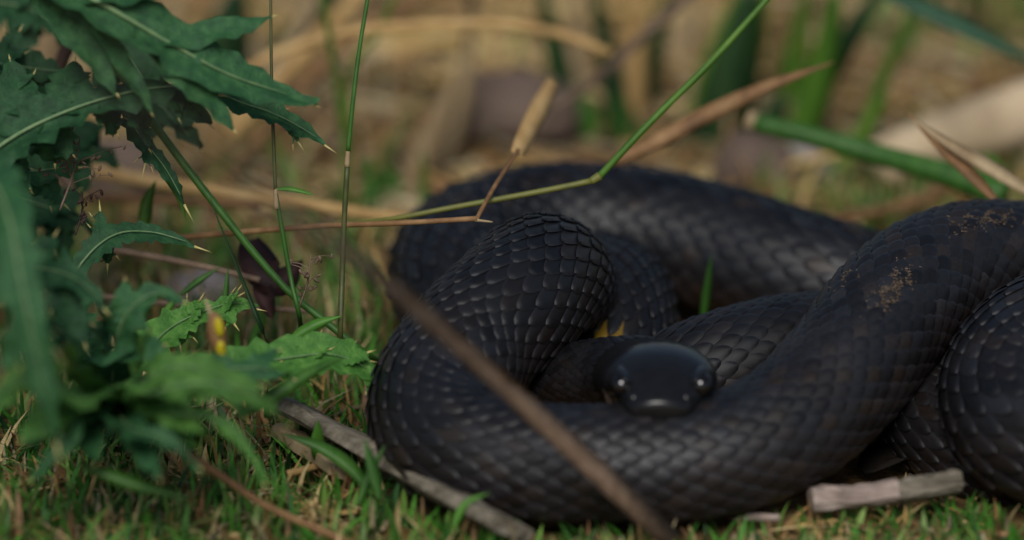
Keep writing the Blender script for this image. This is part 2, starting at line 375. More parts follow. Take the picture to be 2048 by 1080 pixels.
# head: eyes, brow shields, nostrils, lips, mouth line
def ellipsoid(c, r, nu=14, nv=10, rot=None):
    V, F = [], []
    for i in range(nv + 1):
        a = math.pi * i / nv
        for j in range(nu):
            b = 2 * math.pi * j / nu; v = Vector((r[0] * math.sin(a) * math.cos(b), r[1] * math.sin(a) * math.sin(b), r[2] * math.cos(a)))
            if rot is not None: v = rot @ v
            V.append(np.array(c) + np.array(v))
    F = [(i * nu + j, (i + 1) * nu + j, (i + 1) * nu + (j + 1) % nu, i * nu + (j + 1) % nu) for i in range(nv) for j in range(nu)]
    return V, F
for sx in (-1, 1):
    mesh_obj('eye', *ellipsoid((HX + sx * .0126, HY - .0140, .0446), (.0042, .0042, .0041)), M['eye'], snake)
    mesh_obj('brow_shield', *ellipsoid((HX + sx * .0108, HY - .0115, .0473), (.0040, .0066, .0011), rot=Matrix.Rotation(-sx * .5, 3, 'Y')), M['head'], snake)
    mesh_obj('nostril_shield', *ellipsoid((HX + sx * .0082 - .0006, HY - .0205, .0429), (.0028, .0032, .0024)), M['head'], snake)
mp = catmull([(HX - .0175, HY + .004, .0365), (HX - .0150, HY - .012, .0355), (HX - .0085, HY - .0225, .0345), (HX - .0008, HY - .0262, .0345), (HX + .007, HY - .0225, .0345), (HX + .0142, HY - .012, .0355), (HX + .0172, HY + .004, .0365)], 40)
mesh_obj('lip', *tube_geo(mp, .0011, 8), M['lip'], snake)
# dried dirt stuck on the right coil
def crumbs(c, s0, s1, th0, th1, n, size):
    gs = []
    for _ in range(n):
        s = random.gauss((s0 + s1) / 2, (s1 - s0) / 4); th = random.gauss((th0 + th1) / 2, (th1 - th0) / 4)
        p = c.at(np.array([s]), np.array([th]), .0008)[0]; q = size * random.uniform(.3, 1)
        gs.append(ellipsoid(p, (q * random.uniform(.5, 3.2), q * random.uniform(.3, .9), q * .5), 6, 4, Matrix.Rotation(random.random() * 6, 3, 'Z')))
    return join(gs)
def find(c, px, py):                 # surface place of a coil nearest to a spot in the photograph, on the seen side
    best = None
    for s in np.linspace(.005, c.len - .005, 160):
        th = np.linspace(-1.7, 1.7, 40); P = c.at(np.full(40, s), th); q = to_px(P); d = np.hypot(q[:, 0] - px, q[:, 1] - py)
        dep = (P - CAM) @ FWD; k = d + dep * 800; i = int(np.argmin(k))
        if best is None or k[i] < best[0]: best = (k[i], s, th[i])
    return best[1:]
for px, py, ds, dt, n, sz in ((1785, 582, .011, .20, 420, .0007), (1690, 560, .008, .16, 120, .0006), (1965, 440, .014, .20, 420, .0007)):
    s, th = find(B_A_G, px, py)
    mesh_obj('dried_dirt_patch', *crumbs(B_A_G, s - ds, s + ds, th - dt, th + dt, n, sz), M['dirt'], snake)

# ------------------------------------------------------------------ plants
LREF = np.array((0.05, -.55, .83))
def strip_geo(P, W, ref=LREF, nc=5, wave=.0, vfold=.12, crink=.0, seed=0.0):
    n = len(P); W = np.broadcast_to(np.asarray(W, float), (n,)); T, S, U = frames(P, ref); V = []
    for i in range(n):
        for j in range(nc):
            v = j / (nc - 1) * 2 - 1
            p = P[i] + S[i] * v * W[i] * (1 + wave * math.sin(i * 2.3 + seed + 2 * (v > 0))) + U[i] * (vfold * W[i] * abs(v))
            if crink: p = p + U[i] * crink * (.12 + .88 * abs(v)) * noise.noise(Vector(p * 180 + seed))
            V.append(p)
    F = [(i * nc + j, i * nc + j + 1, (i + 1) * nc + j + 1, (i + 1) * nc + j) for i in range(n - 1) for j in range(nc - 1)]
    return V, F
def cone_geo(a, b, r, seg=6):
    P = np.array([a, .5 * (np.asarray(a) + b), b]); return tube_geo(P, [r, r * .55, r * .06], seg, ref=(.3, .5, .8))
def thistle_leaf(parent, mid, wpx, lobes, m, crink=.006, tip_spine=40, rib=4.0, hair=0, teeth=True, wave=.22):
    P = catmull([PD(*q) for q in mid], 30); sc = m_of(1, P[15])
    prof = np.interp(np.linspace(0, 1, 30), np.linspace(0, 1, len(wpx)), wpx) * sc
    geos = [strip_geo(P, prof, nc=7, wave=wave, vfold=.25, crink=crink, seed=random.random() * 9)]; spines = []
    for (t, tip, bw) in lobes:
        k = t * 29; i = int(k); a = P[i] + (P[min(i + 1, 29)] - P[i]) * (k - i); q = PD(*tip)
        side = (q - a); T = P[min(i + 1, 29)] - P[max(i - 1, 0)]; T = unit(T)
        c = a + side * .45 + T * np.linalg.norm(side) * .05
        Lb = catmull([a, c, q], 14); tt = np.linspace(0, 1, 14)
        wl = bw * .5 * sc * (np.sin(math.pi * (tt * .78 + .22) ** 1.0) ** .8 + .02)
        geos.append(strip_geo(Lb, wl, nc=5, wave=wave * .7, vfold=.2, crink=crink * .7, seed=random.random() * 9))
        d = unit(Lb[-1] - Lb[-4]); spines.append((q - d * .0006, q + d * tip_spine * .8 * sc, 2.6 * sc))
        for f in ((.45, .7) if teeth else ()):                      # side teeth with small spines
            b0 = Lb[int(f * 13)]; sd_ = unit(np.cross(d, LREF)) * (1 if random.random() > .5 else -1)
            e = b0 + sd_ * wl[int(f * 13)] * .9; geos.append(strip_geo(np.array([b0, .5 * (b0 + e) + d * .0006, e + d * .0022 + sd_ * .0012]), [wl[int(f * 13)] * .5, wl[int(f * 13)] * .35, .00005], nc=3, vfold=.1))
            spines.append((e + d * .0020 + sd_ * .0010, e + d * .0042 + sd_ * .0024, 1.6 * sc))
    leaf = mesh_obj('leaf', *join(geos), m, parent)
    if hair:
        hv = []
        for _ in range(hair):
            g_ = random.choice(geos)[0]; p = np.array(random.choice(g_)); hv.append(cone_geo(p, p + np.array((random.gauss(0, .4), -.3, random.gauss(.6, .4))) * .0013, .00005, 3))
        h = mesh_obj('bristles', *join(hv), M['midrib'], leaf); tag(h, kind='stuff')
    if rib: mesh_obj('midrib', *tube_geo(P[:-2] + unit(LREF) * .0012, np.linspace(rib, .8, 28) * sc, 8), M['midrib'], leaf)
    d = unit(P[-1] - P[-4]); spines.append((P[-1] - d * .0006, P[-1] + d * tip_spine * sc, 2.8 * sc))
    for a, b, r in spines: mesh_obj('spine', *cone_geo(a, b, r), M['spine'], leaf)
    return leaf

# the tall thistle: its stem stands just beyond the frame
tp = empty('thistle_plant', PG(-130, 800))
tag(tp, 'tall dark green spiny thistle with long lobed leaves reaching over the grass', 'thistle')
TS = [(-130, 800, .03), (-140, 500, .0), (-125, 200, -.01), (-120, -150, -.01), (-125, -320, -.01)]
mesh_obj('stem', *tube_geo(catmull([PG(-130, 800, -.004)] + [PD(*q) for q in TS[1:]], 24), np.linspace(.0055, .0035, 24), 12, ref=(0, 1, 0), wob=.12), M['thistle'], tp)
thistle_leaf(tp, [(-118, -160, -.01), (60, -60, -.03), (200, 10, -.04), (330, 85, -.035), (450, 150, -.03), (550, 185, -.025), (632, 212, -.02)],
             [12, 36, 60, 58, 54, 62, 66, 54, 34, 6],
             [(.40, (304, 228, -.03), 46), (.56, (470, 262, -.032), 78), (.42, (400, -50, -.03), 90), (.62, (548, 32, -.025), 58), (.26, (235, 190, -.03), 80), (.28, (300, -80, -.03), 80)], M['thistle'], tip_spine=12, rib=10, teeth=False, wave=.07)
thistle_leaf(tp, [(330, 120, -.01), (420, 178, -.006), (480, 208, -.004), (540, 228, -.002), (600, 258, .0), (652, 292, .0)], [8, 14, 24, 30, 28, 20, 3], [(.72, (598, 286, .0), 18), (.55, (560, 218, 0), 16)], M['thistle'], crink=.0015, tip_spine=26, rib=2, hair=260)
thistle_leaf(tp, [(-140, 420, -.02), (0, 296, -.02), (130, 228, -.02), (270, 186, -.02), (380, 176, -.018), (440, 190, -.015)], [10, 40, 56, 52, 40, 24, 4],
             [(.25, (60, 380, -.01), 90), (.45, (110, 330, -.01), 90), (.62, (235, 270, -.01), 80), (.5, (150, 120, -.01), 90), (.68, (300, 300, .0), 60), (.35, (20, 120, -.01), 100), (.8, (420, 250, -.01), 60), (.15, (-40, 180, -.01), 90), (.9, (390, 240, -.01), 50)], M['thistle_deep'], tip_spine=18, rib=5.5)
thistle_leaf(tp, [(-130, 300, -.06), (-40, 330, -.10), (15, 430, -.13), (45, 580, -.14), (75, 720, -.14), (112, 885, -.13)], [16, 40, 50, 46, 40, 30, 4],
             [(.35, (70, 560, -.13), 60), (.5, (-30, 640, -.13), 90), (.72, (10, 740, -.13), 60), (.7, (110, 700, -.13), 50)], M['thistle'], tip_spine=80, rib=7)
thistle_leaf(tp, [(-140, 160, .03), (-40, 130, .04), (60, 140, .05), (140, 150, .05)], [14, 50, 52, 40, 4], [(.5, (40, 60, .05), 60), (.5, (20, 220, .05), 70), (.75, (110, 215, .05), 50)], M['thistle_deep'], tip_spine=20, rib=3)
thistle_leaf(tp, [(-140, 470, .02), (-20, 360, .03), (80, 345, .03), (160, 335, .03)], [14, 46, 50, 34, 4], [(.45, (30, 430, .03), 70), (.7, (130, 410, .03), 56), (.4, (0, 300, .03), 60)], M['thistle'], tip_spine=20, rib=3)
thistle_leaf(tp, [(230, 170, .01), (270, 260, .01), (330, 340, .012), (370, 412, .014)], [8, 20, 22, 14, 2], [(.5, (290, 330, .01), 20)], M['thistle_deep'], tip_spine=40, rib=1.5)
thistle_leaf(tp, [(-135, 620, -.03), (-30, 560, -.05), (60, 540, -.06), (150, 560, -.07), (210, 620, -.07)], [14, 56, 66, 56, 36, 4], [(.5, (50, 640, -.07), 80), (.7, (170, 690, -.07), 60), (.6, (110, 470, -.06), 70)], M['thistle_deep'], tip_spine=20, rib=4)

for mid, wp, lb, mm in (
    ([(-120, 40, .10), (-20, 10, .10), (80, 30, .10), (150, 90, .10)], [14, 50, 60, 40, 4], [(.5, (60, -60, .1), 60), (.6, (40, 110, .1), 70)], 'thistle_deep'),
    ([(-130, 240, .09), (20, 250, .09), (140, 280, .09), (240, 330, .09)], [14, 44, 60, 44, 4], [(.5, (80, 340, .09), 70), (.7, (220, 250, .09), 60), (.7, (170, 390, .09), 60)], 'thistle_deep'),
    ([(-130, 420, .07), (0, 400, .07), (100, 420, .07), (190, 460, .07)], [14, 44, 60, 44, 4], [(.5, (60, 490, .07), 70), (.7, (160, 380, .07), 60), (.7, (130, 520, .07), 60)], 'thistle_deep'),
    ([(100, -60, .05), (170, 30, .05), (250, 110, .05), (310, 200, .05), (400, 300, .05)], [10, 40, 56, 50, 30, 4], [(.5, (180, 170, .05), 60), (.7, (300, 280, .05), 60), (.6, (340, 120, .05), 60), (.8, (410, 240, .05), 50)], 'thistle_deep')):
    thistle_leaf(tp, mid, wp, lb, M[mm], tip_spine=10, rib=3, teeth=False)

# the thistle rosette on the ground
tr = empty('thistle_rosette', PG(225, 860))
tag(tr, 'low spiny thistle rosette of lighter curled leaves among the grass', 'thistle')
mesh_obj('root_crown', *ellipsoid(PG(225, 860, .004), (.012, .010, .009), 12, 8), M['thistle_deep'], tr)
RC = (225, 800, -.01)
thistle_leaf(tr, [(140, 560, -.01), (190, 500, -.008), (240, 470, -.004), (300, 468, .0), (350, 480, .0), (392, 494, .0)], [6, 22, 30, 26, 24, 14, 3], [(.35, (215, 530, .0), 26), (.3, (200, 420, .0), 30)], M['thistle_deep'], crink=.0015, tip_spine=34, rib=2.2, hair=160)
thistle_leaf(tr, [RC, (280, 720, -.01), (340, 660, .0), (410, 625, .004), (470, 610, .006), (512, 618, .008)], [10, 28, 42, 40, 30, 20, 3], [(.62, (400, 600, .0), 40), (.8, (478, 592, .0), 30), (.55, (360, 690, .0), 50), (.8, (470, 650, .0), 36)], M['thistle_pale'], crink=.003, tip_spine=24, rib=2, hair=200)
thistle_leaf(tr, [RC, (330, 760, -.03), (450, 740, -.03), (560, 722, -.022), (660, 712, -.016), (730, 738, -.012), (766, 772, -.012)], [10, 26, 34, 40, 46, 50, 40, 6],
             [(.72, (640, 668, -.012), 60), (.84, (738, 704, -.012), 46), (.92, (772, 800, -.012), 44), (.7, (600, 770, -.014), 40), (.55, (560, 690, -.016), 50)], M['thistle_pale'], crink=.003, tip_spine=20, rib=4)
for mid, wp, lb, mm in (
    ([RC, (230, 700, -.05), (255, 630, -.06), (310, 590, -.06), (370, 605, -.06)], [14, 44, 60, 54, 36, 6], [(.4, (170, 640, -.06), 70), (.5, (330, 690, -.06), 70), (.7, (250, 560, -.06), 50)], 'thistle'),
    ([RC, (280, 770, -.08), (360, 735, -.09), (440, 765, -.09), (490, 840, -.09)], [12, 36, 44, 38, 6], [(.45, (300, 660, -.09), 64), (.6, (400, 850, -.09), 80), (.8, (520, 770, -.09), 50)], 'thistle_mid'),
    ([RC, (320, 760, -.06), (430, 745, -.07), (520, 740, -.07), (590, 760, -.06)], [12, 24, 32, 28, 6], [(.6, (480, 800, -.07), 50), (.8, (560, 700, -.06), 40)], 'thistle'),
    ([RC, (300, 790, -.10), (400, 770, -.11), (500, 790, -.11), (580, 850, -.10)], [10, 30, 36, 28, 6], [(.5, (420, 880, -.11), 60), (.7, (530, 770, -.11), 50)], 'thistle_mid'),
    ([RC, (150, 790, -.10), (70, 760, -.11), (0, 790, -.11), (-60, 850, -.11)], [14, 50, 62, 50, 8], [(.4, (130, 690, -.11), 80), (.6, (40, 880, -.11), 80), (.3, (120, 870, -.11), 70)], 'thistle_mid'),
    ([RC, (150, 840, -.09), (120, 900, -.10), (60, 960, -.10)], [14, 44, 50, 6], [(.5, (190, 930, -.10), 60), (.5, (40, 890, -.1), 60)], 'thistle'),
    ([RC, (170, 700, -.02), (130, 620, -.02), (110, 550, -.02)], [14, 44, 54, 34, 6], [(.5, (60, 640, -.02), 60), (.7, (190, 590, -.02), 56), (.4, (70, 700, -.03), 60)], 'thistle'),
    ([RC, (260, 860, -.10), (330, 880, -.11), (400, 940, -.11)], [12, 40, 40, 6], [(.6, (320, 960, -.11), 50)], 'thistle'),
    ([RC, (320, 830, -.09), (430, 840, -.10), (500, 900, -.10), (530, 970, -.10)], [10, 20, 24, 18, 4], [(.5, (400, 900, -.10), 40)], 'thistle_pale')):
    thistle_leaf(tr, mid, wp, lb, M[mm], tip_spine=10, rib=4, teeth=False)

# ------------------------------------------------------------------ single stems, reeds and blades
def rod(name, label, cat, pts, wpx, m, group=None, wend=None, seg=10, parent=None, n=28, wob=.06):
    P = catmull([np.asarray(p) for p in pts], n); w0 = m_of(wpx, P[0]) / 2; w1 = m_of(wend if wend else wpx * .8, P[-1]) / 2
    V, F = tube_geo(P, np.linspace(w0, w1, n), seg, ref=(.2, .9, .3) if abs(P[-1][2] - P[0][2]) > .05 else (.1, -.3, .95), wob=wob)
    o = mesh_obj(name, V, F, m, parent)
    if parent is None: tag(o, label, cat, group)
    return o
def blade(name, label, cat, pts, wpx, m, group=None, parent=None, prof=None, ref=None, n=24, fold=.35):
    P = catmull([np.asarray(p) for p in pts], n); w = m_of(wpx, P[n // 2]) / 2
    W = (prof if prof is not None else taper(n, .45, .03)) * w
    o = mesh_obj(name, *blade_geo(P, W, ref, fold), m, parent)
    if parent is None: tag(o, label, cat, group)
    return o
def pd(*l): return [PD(*q) for q in l]
def py_(y, *l): return [PY(*q, y) for q in l]

# thin stems standing in the plane of the sharp coil
st = empty('tall_grass', PG(679, 720)); tag(st, 'upright two-tone grass stem, bright green above a pale joint, dark below', 'grass stem')
rod('lower_stalk', None, None, [PG(679, 735, -.003)] + pd((680, 690, .01), (684, 560, .006), (689, 430, .004), (695, 326, .002)), 13, M['stem_dark'], parent=st, wend=11)
rod('joint', None, None, pd((694, 334, .002), (696, 300, .002)), 12, M['tan'], parent=st, wend=9, n=6)
rod('upper_stalk', None, None, pd((696, 302, .002), (706, 200, .0), (720, 90, .0), (742, -40, .0)), 10, M['green'], parent=st, wend=8)
st = empty('tall_grass', PG(605, 700)); tag(st, 'slender grass stem with one tiny side leaf, reddish towards its top', 'grass stem')
rod('lower_stalk', None, None, [PG(606, 720, -.003)] + pd((600, 640, .012), (582, 560, .008), (566, 470, .006), (552, 388, .004)), 12, M['green'], parent=st, wend=9)
rod('joint', None, None, pd((553, 418, .004), (551, 376, .004)), 11, M['tan'], parent=st, wend=8, n=6)
rod('upper_stalk', None, None, pd((551, 380, .004), (547, 280, .003), (543, 150, .003), (541, -40, .003)), 8, M['stem_dark'], parent=st, wend=6)
blade('side_leaf', None, None, pd((551, 378, .004), (585, 379, .003), (628, 390, .003)), 11, M['bright'], parent=st)
rod('tall_grass', 'smooth bright green stem leaning across the thistle leaves down to the snake', 'grass stem', [PD(120, -20, .03)] + pd((210, 100, .03), (300, 236, .025), (420, 396, .02), (560, 566, .02), (660, 650, .02), (738, 712, .022)) + [PG(790, 740, .002)], 17, M['green'], wend=13)
blade('grass_leaf', 'dark narrow grass blade crossing the smooth leaning green stem', 'grass blade', [PG(540, 720, -.002)] + pd((528, 670, .01), (500, 600, .004), (460, 500, .0), (432, 430, -.002), (412, 365, -.002)), 13, M['dark_reed'])
st = empty('bent_grass', PD(700, 442, .03)); tag(st, 'green grass stem bent sharply at a joint above the rear coil', 'grass stem')
rod('upper_stalk', None, None, pd((1192, 360, .03), (1300, 245, .03), (1420, 125, .035), (1560, -30, .04)), 15, M['mid_reed'], parent=st, wend=13)
rod('joint', None, None, pd((1200, 352, .03), (1182, 363, .03)), 19, M['olive'], parent=st, n=6, wend=16)
rod('lower_stalk', None, None, pd((1188, 361, .03), (1080, 383, .03), (900, 416, .032), (780, 438, .035), (640, 450, .05)), 13, M['olive'], parent=st, wend=10)
st = empty('kinked_straw', PD(380, 474, .03)); tag(st, 'thin brown dry stem kinked upwards and ending in a straw-coloured sheath', 'dry stem')
rod('stalk', None, None, pd((330, 478, .05), (460, 466, .04), (640, 452, .03), (800, 446, .02), (955, 437, .015)), 13, M['brown'], parent=st, wend=11)
rod('kinked_end', None, None, pd((952, 440, .015), (985, 380, .03), (1022, 322, .05), (1036, 300, .055)), 9, M['brown'], parent=st, wend=9)
rod('stub', None, None, pd((950, 440, .015), (985, 444, .015)), 7, M['tan'], parent=st, n=6, wend=3)
blade('sheath', None, None, pd((1032, 312, .055), (1055, 262, .075), (1085, 205, .10), (1108, 160, .12)), 42, M['straw'], parent=st, prof=np.interp(np.linspace(0, 1, 24), [0, .1, .6, 1], [.7, .85, 1, .6]))
dl = blade('dead_reed', 'long flat dead brown stalk slanting down in front of the whole snake', 'dead stalk', pd((150, 80, -.80), (330, 235, -.62), (520, 385, -.42), (700, 515, -.25), (830, 618, -.17), (950, 722, -.125), (1060, 822, -.098), (1190, 940, -.088), (1345, 1085, -.075)), 58, M['umber'], prof=np.interp(np.linspace(0, 1, 24), [0, .3, 1], [.75, .9, 1.05]), fold=.2)

# reeds and dry stalks behind the snake
for (lab, y, pts, wd, m) in (
    ('dark green reed blade behind the rear coil, beside the straw sheath', .42, [(1150, 345), (1128, 200), (1105, 80), (1082, -20)], 42, 'dark_reed'),
    ('slim dark green reed blade between the grey twig and the straw sheath', .40, [(1250, 340), (1228, 190), (1208, 80), (1188, -20)], 38, 'dark_reed'),
    ('short dark reed blade crossed by the grey twig', .44, [(1285, 330), (1295, 180), (1318, 60), (1335, -20)], 34, 'dark_reed'),
    ('broad almost black-green reed, thickest of the reed clump', .40, [(1425, 372), (1440, 250), (1470, 110), (1505, -20)], 84, 'dark_reed'),
    ('bright green inner blade of the thickest reed', .415, [(1490, 340), (1480, 230), (1500, 110), (1530, -20)], 44, 'mid_reed'),
    ('olive blade leaning beside the thickest reed', .43, [(1380, 330), (1405, 180), (1440, 70), (1480, -20)], 30, 'mid_reed'),
    ('light green reed blade with its foot in the short grass behind the snake', .38, [(1545, 415), (1590, 300), (1640, 150), (1672, -20)], 54, 'mid_reed'),
    ('dark green reed blade leaning over the light green one', .39, [(1590, 260), (1650, 150), (1700, 70), (1755, -20)], 44, 'dark_reed'),
    ('slender yellow-green reed leaning beside the pale log', .37, [(1655, 420), (1718, 290), (1765, 160), (1825, 10)], 24, 'mid_reed'),
    ('tan dry reed blade among the dark reeds', .43, [(1262, 300), (1272, 160), (1268, -20)], 32, 'straw'),
    ('pale tan reed blade next to the straw sheath', .47, [(1180, 230), (1150, 110), (1160, -20)], 36, 'tan'),
    ('pale dry blade beyond the thickest reed', .5, [(1390, 260), (1360, 140), (1395, -20)], 46, 'tan'),
    ('short dark blade at the foot of the thickest reed', .39, [(1400, 385), (1375, 300), (1350, 230)], 50, 'dark_reed'),
    ('dark leaning blade between the thickest reed and the light green one', .40, [(1520, 395), (1530, 290), (1560, 190)], 60, 'dark_reed'),
    ('broad dark blade rising from the purple-brown stone', .45, [(1110, 260), (1120, 160), (1095, 60)], 46, 'dark_reed'),
    ('low green blade under the grey twig', .41, [(1200, 330), (1180, 240), (1150, 180)], 40, 'green'),
    ('low green blade beside the dry brown reed', .40, [(1290, 345), (1250, 250), (1240, 190)], 46, 'green'),
    ('light green blade crossing the fallen reed', .36, [(1640, 425), (1690, 330), (1770, 190)], 36, 'mid_reed'),
    ('olive blade rising past the light green reed', .45, [(1570, 330), (1580, 200), (1600, 60), (1615, -20)], 40, 'mid_reed'),
    ('dark reed stump behind the lobed thistle leaf', .45, [(455, 200), (450, 100), (475, -20)], 80, 'dark_reed'),
    ('dark olive reed blade slanting behind the thistle tip', .44, [(520, 190), (590, 80), (680, -20)], 52, 'dark_reed'),
    ('soft green sprig growing behind the rear coil near the two-tone stem', .33, [(760, 440), (745, 380), (735, 320)], 40, 'green'),
    ('soft green blade next to the sprig behind the rear coil', .34, [(795, 430), (790, 380), (770, 330)], 30, 'green'),
    ('bright tuft blade behind the raised coil', .30, [(1990, 400), (1985, 350), (1975, 310)], 40, 'bright'),
    ('yellowish blade at the foot of the light green reed', .36, [(1655, 420), (1660, 370), (1680, 330)], 34, 'bright'),
):
    blade('reed', lab, 'reed', py_(y, *pts), wd * 1.3, M[m], prof=taper(24, .8, .35), ref=(.15, -1, .2), group='reeds behind the snake')
blade('reed', 'blue-green reed arching down beyond the pale log', 'reed', pd((1740, -30, .2), (1850, 22, .2), (1950, 68, .2), (2090, 138, .2)), 44, M['blue_reed'], group='reeds behind the snake')
st = empty('fallen_reed', PD(1500, 238, .16)); tag(st, 'thick green reed stem lying on a slant with a pale cut end', 'reed')
rod('stalk', None, None, pd((1512, 246, .16), (1620, 272, .155), (1750, 308, .15), (1880, 345, .14), (2010, 392, .13)), 40, M['green'], parent=st, wend=54)
rod('cut_end', None, None, pd((1494, 238, .161), (1522, 249, .16)), 40, M['tan'], parent=st, n=6, wend=42)
blade('dry_reed', 'brown dry blade pointing up from behind the rear coil with a pale tip', 'dry blade', pd((1225, 325, .10), (1330, 275, .10), (1430, 222, .10), (1540, 172, .10), (1668, 124, .10)), 36, M['brown'], prof=taper(24, .7, .05))
st = empty('split_dead_leaf', PD(1985, 395, .07)); tag(st, 'split dead leaf standing in a narrow V on the raised coil', 'dead leaf')
blade('dark_half', None, None, pd((1816, 226, .07), (1868, 280, .07), (1930, 340, .07), (1992, 402, .065)), 30, M['brown'], parent=st, prof=taper(24, .1, .5, peak=.6))
blade('pale_half', None, None, pd((1824, 236, .07), (1890, 284, .07), (1970, 332, .07), (2075, 395, .065)), 32, M['tan'], parent=st, prof=taper(24, .1, .6, peak=.6))
rod('dry_twig', 'brown twig lying behind the gap between the rear and raised coils', 'twig', [PG(1560, 440, .012), PG(1700, 432, .012), PG(1820, 405, .014), PG(1950, 352, .016)], 24, M['brown'], wend=20)
rod('arching_straw', 'straw-coloured stalk arching over the open ground behind the snake', 'dry stalk', pd((480, 150, .2), (560, 104, .2), (680, 68, .2), (830, 50, .2), (1000, 48, .2), (1120, 68, .2), (1222, 108, .2)), 24, M['straw'], wend=20)
blade('dry_reed', 'broad tan blade leaning against the back of the rear coil', 'dry blade', py_(.36, (815, 400), (860, 290), (895, 200), (925, 120)), 58, M['tan'])
blade('dry_reed', 'second tan blade next to the broad one behind the rear coil', 'dry blade', py_(.38, (880, 360), (915, 250), (935, 150), (938, 60)), 44, M['tan'])
rod('dark_twig', 'dark brown upright stem above the tan blades', 'dry stalk', py_(.42, (925, 260), (935, 120), (948, -20)), 24, M['dark_brown'])
rod('dry_straw', 'long brown stalk slanting behind the two-tone grass stem', 'dry stalk', pd((880, -30, .3), (740, 50, .29), (640, 140, .27), (560, 230, .25), (470, 330, .23)), 28, M['brown'])
rod('dry_straw', 'pale tan stalk slanting beyond the thistle tip', 'dry stalk', pd((740, -30, .32), (640, 70, .3), (540, 180, .28), (460, 270, .26)), 36, M['straw'])
rod('dry_straw', 'second pale stalk beyond the thistle tip, steeper and thinner', 'dry stalk', pd((640, -30, .34), (600, 60, .32), (530, 160, .3)), 28, M['tan'])
rod('tall_grass', 'faint green stem standing behind the two-tone grass stem', 'grass stem', py_(.30, (695, 420), (688, 280), (668, 130), (640, -30)), 15, M['mid_reed'])
rod('tall_grass', 'faint green stem slanting behind the two-tone grass stem', 'grass stem', py_(.33, (690, 330), (700, 150), (752, 70), (800, -30)), 14, M['mid_reed'])
rod('dry_twig', 'grey twig crossing the dark reeds', 'twig', pd((1400, -30, .22), (1300, 60, .22), (1210, 145, .22), (1100, 225, .22)), 22, M['umber'])
rod('dry_straw', 'straw stalk lying behind the kinked brown stem', 'dry stalk', pd((150, 335, .17), (330, 368, .16), (520, 394, .15), (680, 420, .14), (830, 442, .13)), 30, M['straw'])
rod('dry_straw', 'brown stalk lying under the straw one', 'dry stalk', pd((150, 392, .16), (330, 402, .15), (520, 408, .14)), 24, M['brown'])
rod('dry_straw', 'thin brown stalk running under the spined dark leaf', 'dry stalk', pd((170, 490, .05), (300, 512, .05), (420, 536, .045), (520, 560, .04)), 16, M['umber'])
rod('dry_straw', 'short grey-brown stalk lying below the spotted thistle leaf', 'dry stalk', pd((190, 592, .06), (330, 606, .06), (450, 612, .055), (620, 622, .05)), 14, M['umber'])
rod('dry_straw', 'orange-brown stalk lying across the near grass', 'dry stalk', pd((370, 905, -.06), (440, 950, -.06), (530, 1010, -.065), (640, 1060, -.07), (760, 1110, -.07)), 17, M['brown'])
rod('dark_twig', 'black-brown broken stem behind the tall thistle', 'dry stalk', pd((160, 10, .08), (145, 70, .08), (122, 130, .085), (108, 200, .09)), 34, M['dark_brown'])
rod('dry_straw', 'tan dry stalk standing between the black-brown stem and the thistle', 'dry stalk', py_(.42, (60, 200), (90, 100), (120, -20)), 32, M['tan'])
blade('dead_leaf_or_shade', 'curled dark maroon dead leaf behind the slender stems', 'dead leaf', pd((500, 480, .06), (520, 540, .05), (560, 565, .05), (605, 520, .055)), 80, M['maroon'])
blade('dead_leaf_or_shade', 'dark sheet added for the shade in the gap before the end coil', 'dead leaf', [PG(1730, 945, .004), PG(1800, 915, .006), PG(1900, 935, .004)], 110, M['gap_shade'], ref=(0, 0, 1))  # no real leaf: dark sheet added to stand for shade on the ground
blade('dead_leaf_or_shade', 'small dark maroon leaf fragment under the curled one', 'dead leaf', pd((520, 560, .05), (530, 600, .045), (545, 640, .045)), 44, M['maroon'])

# single grass blades that stand out
for (lab, pts, wd, m) in (
    ('broad bright green leaf standing before the grey plank', [(640, 925, -.01), (634, 885, -.015), (636, 840, -.018)], 34, 'bright'),
    ('curved green blade arching over the plank', [(745, 990, -.03), (700, 935, -.03), (640, 895, -.03), (560, 866, -.03)], 30, 'green'),
    ('pale green blade raised beside the two-tone stem foot', [(575, 690, .0), (600, 668, .0), (640, 646, .0), (684, 632, .0)], 24, 'bright'),
    ('long green blade lying before the curled thistle leaf', [(480, 830, -.05), (560, 785, -.05), (630, 740, -.045), (690, 715, -.04)], 30, 'green'),
    ('upright green blade in front of the plank, leaning over it', [(715, 1010, -.05), (740, 950, -.05), (770, 890, -.05)], 20, 'green'),
    ('green blade pair member leaning on the plank edge', [(760, 1000, -.055), (745, 940, -.055), (728, 875, -.055)], 26, 'green'),
    ('thin blade crossing between plank and snake', [(755, 900, -.03), (785, 865, -.03), (820, 848, -.03)], 12, 'dark_reed'),
    ('long narrow blade lying in the near grass', [(160, 930, -.08), (260, 965, -.08), (380, 1000, -.08)], 30, 'green'),
    ('upright thin blade by the pale stone', [(448, 620, .03), (452, 580, .03), (456, 535, .03)], 12, 'green'),
    ('slanting green blade under the spotted thistle leaf', [(320, 640, .03), (345, 605, .03), (358, 585, .03)], 14, 'bright'),
    ('green blade hanging behind the leaning stem, with a dry tip', [(290, 270, .02), (320, 330, .02), (352, 380, .02), (372, 440, .02)], 24, 'mid_reed'),
    ('pale blade standing behind the spined dark leaf', [(288, 470, .06), (292, 410, .06), (312, 360, .06)], 28, 'mid_reed'),
    ('grass blade leaning towards the maroon leaf', [(360, 590, .04), (400, 560, .04), (440, 535, .04)], 14, 'green'),
    ('green blade bowed over the near litter', [(900, 1070, -.07), (930, 1010, -.07), (980, 985, -.07)], 18, 'bright'),
):
    blade('grass_leaf', lab, 'grass blade', pd(*pts), wd, M[m], group='single grass blades')
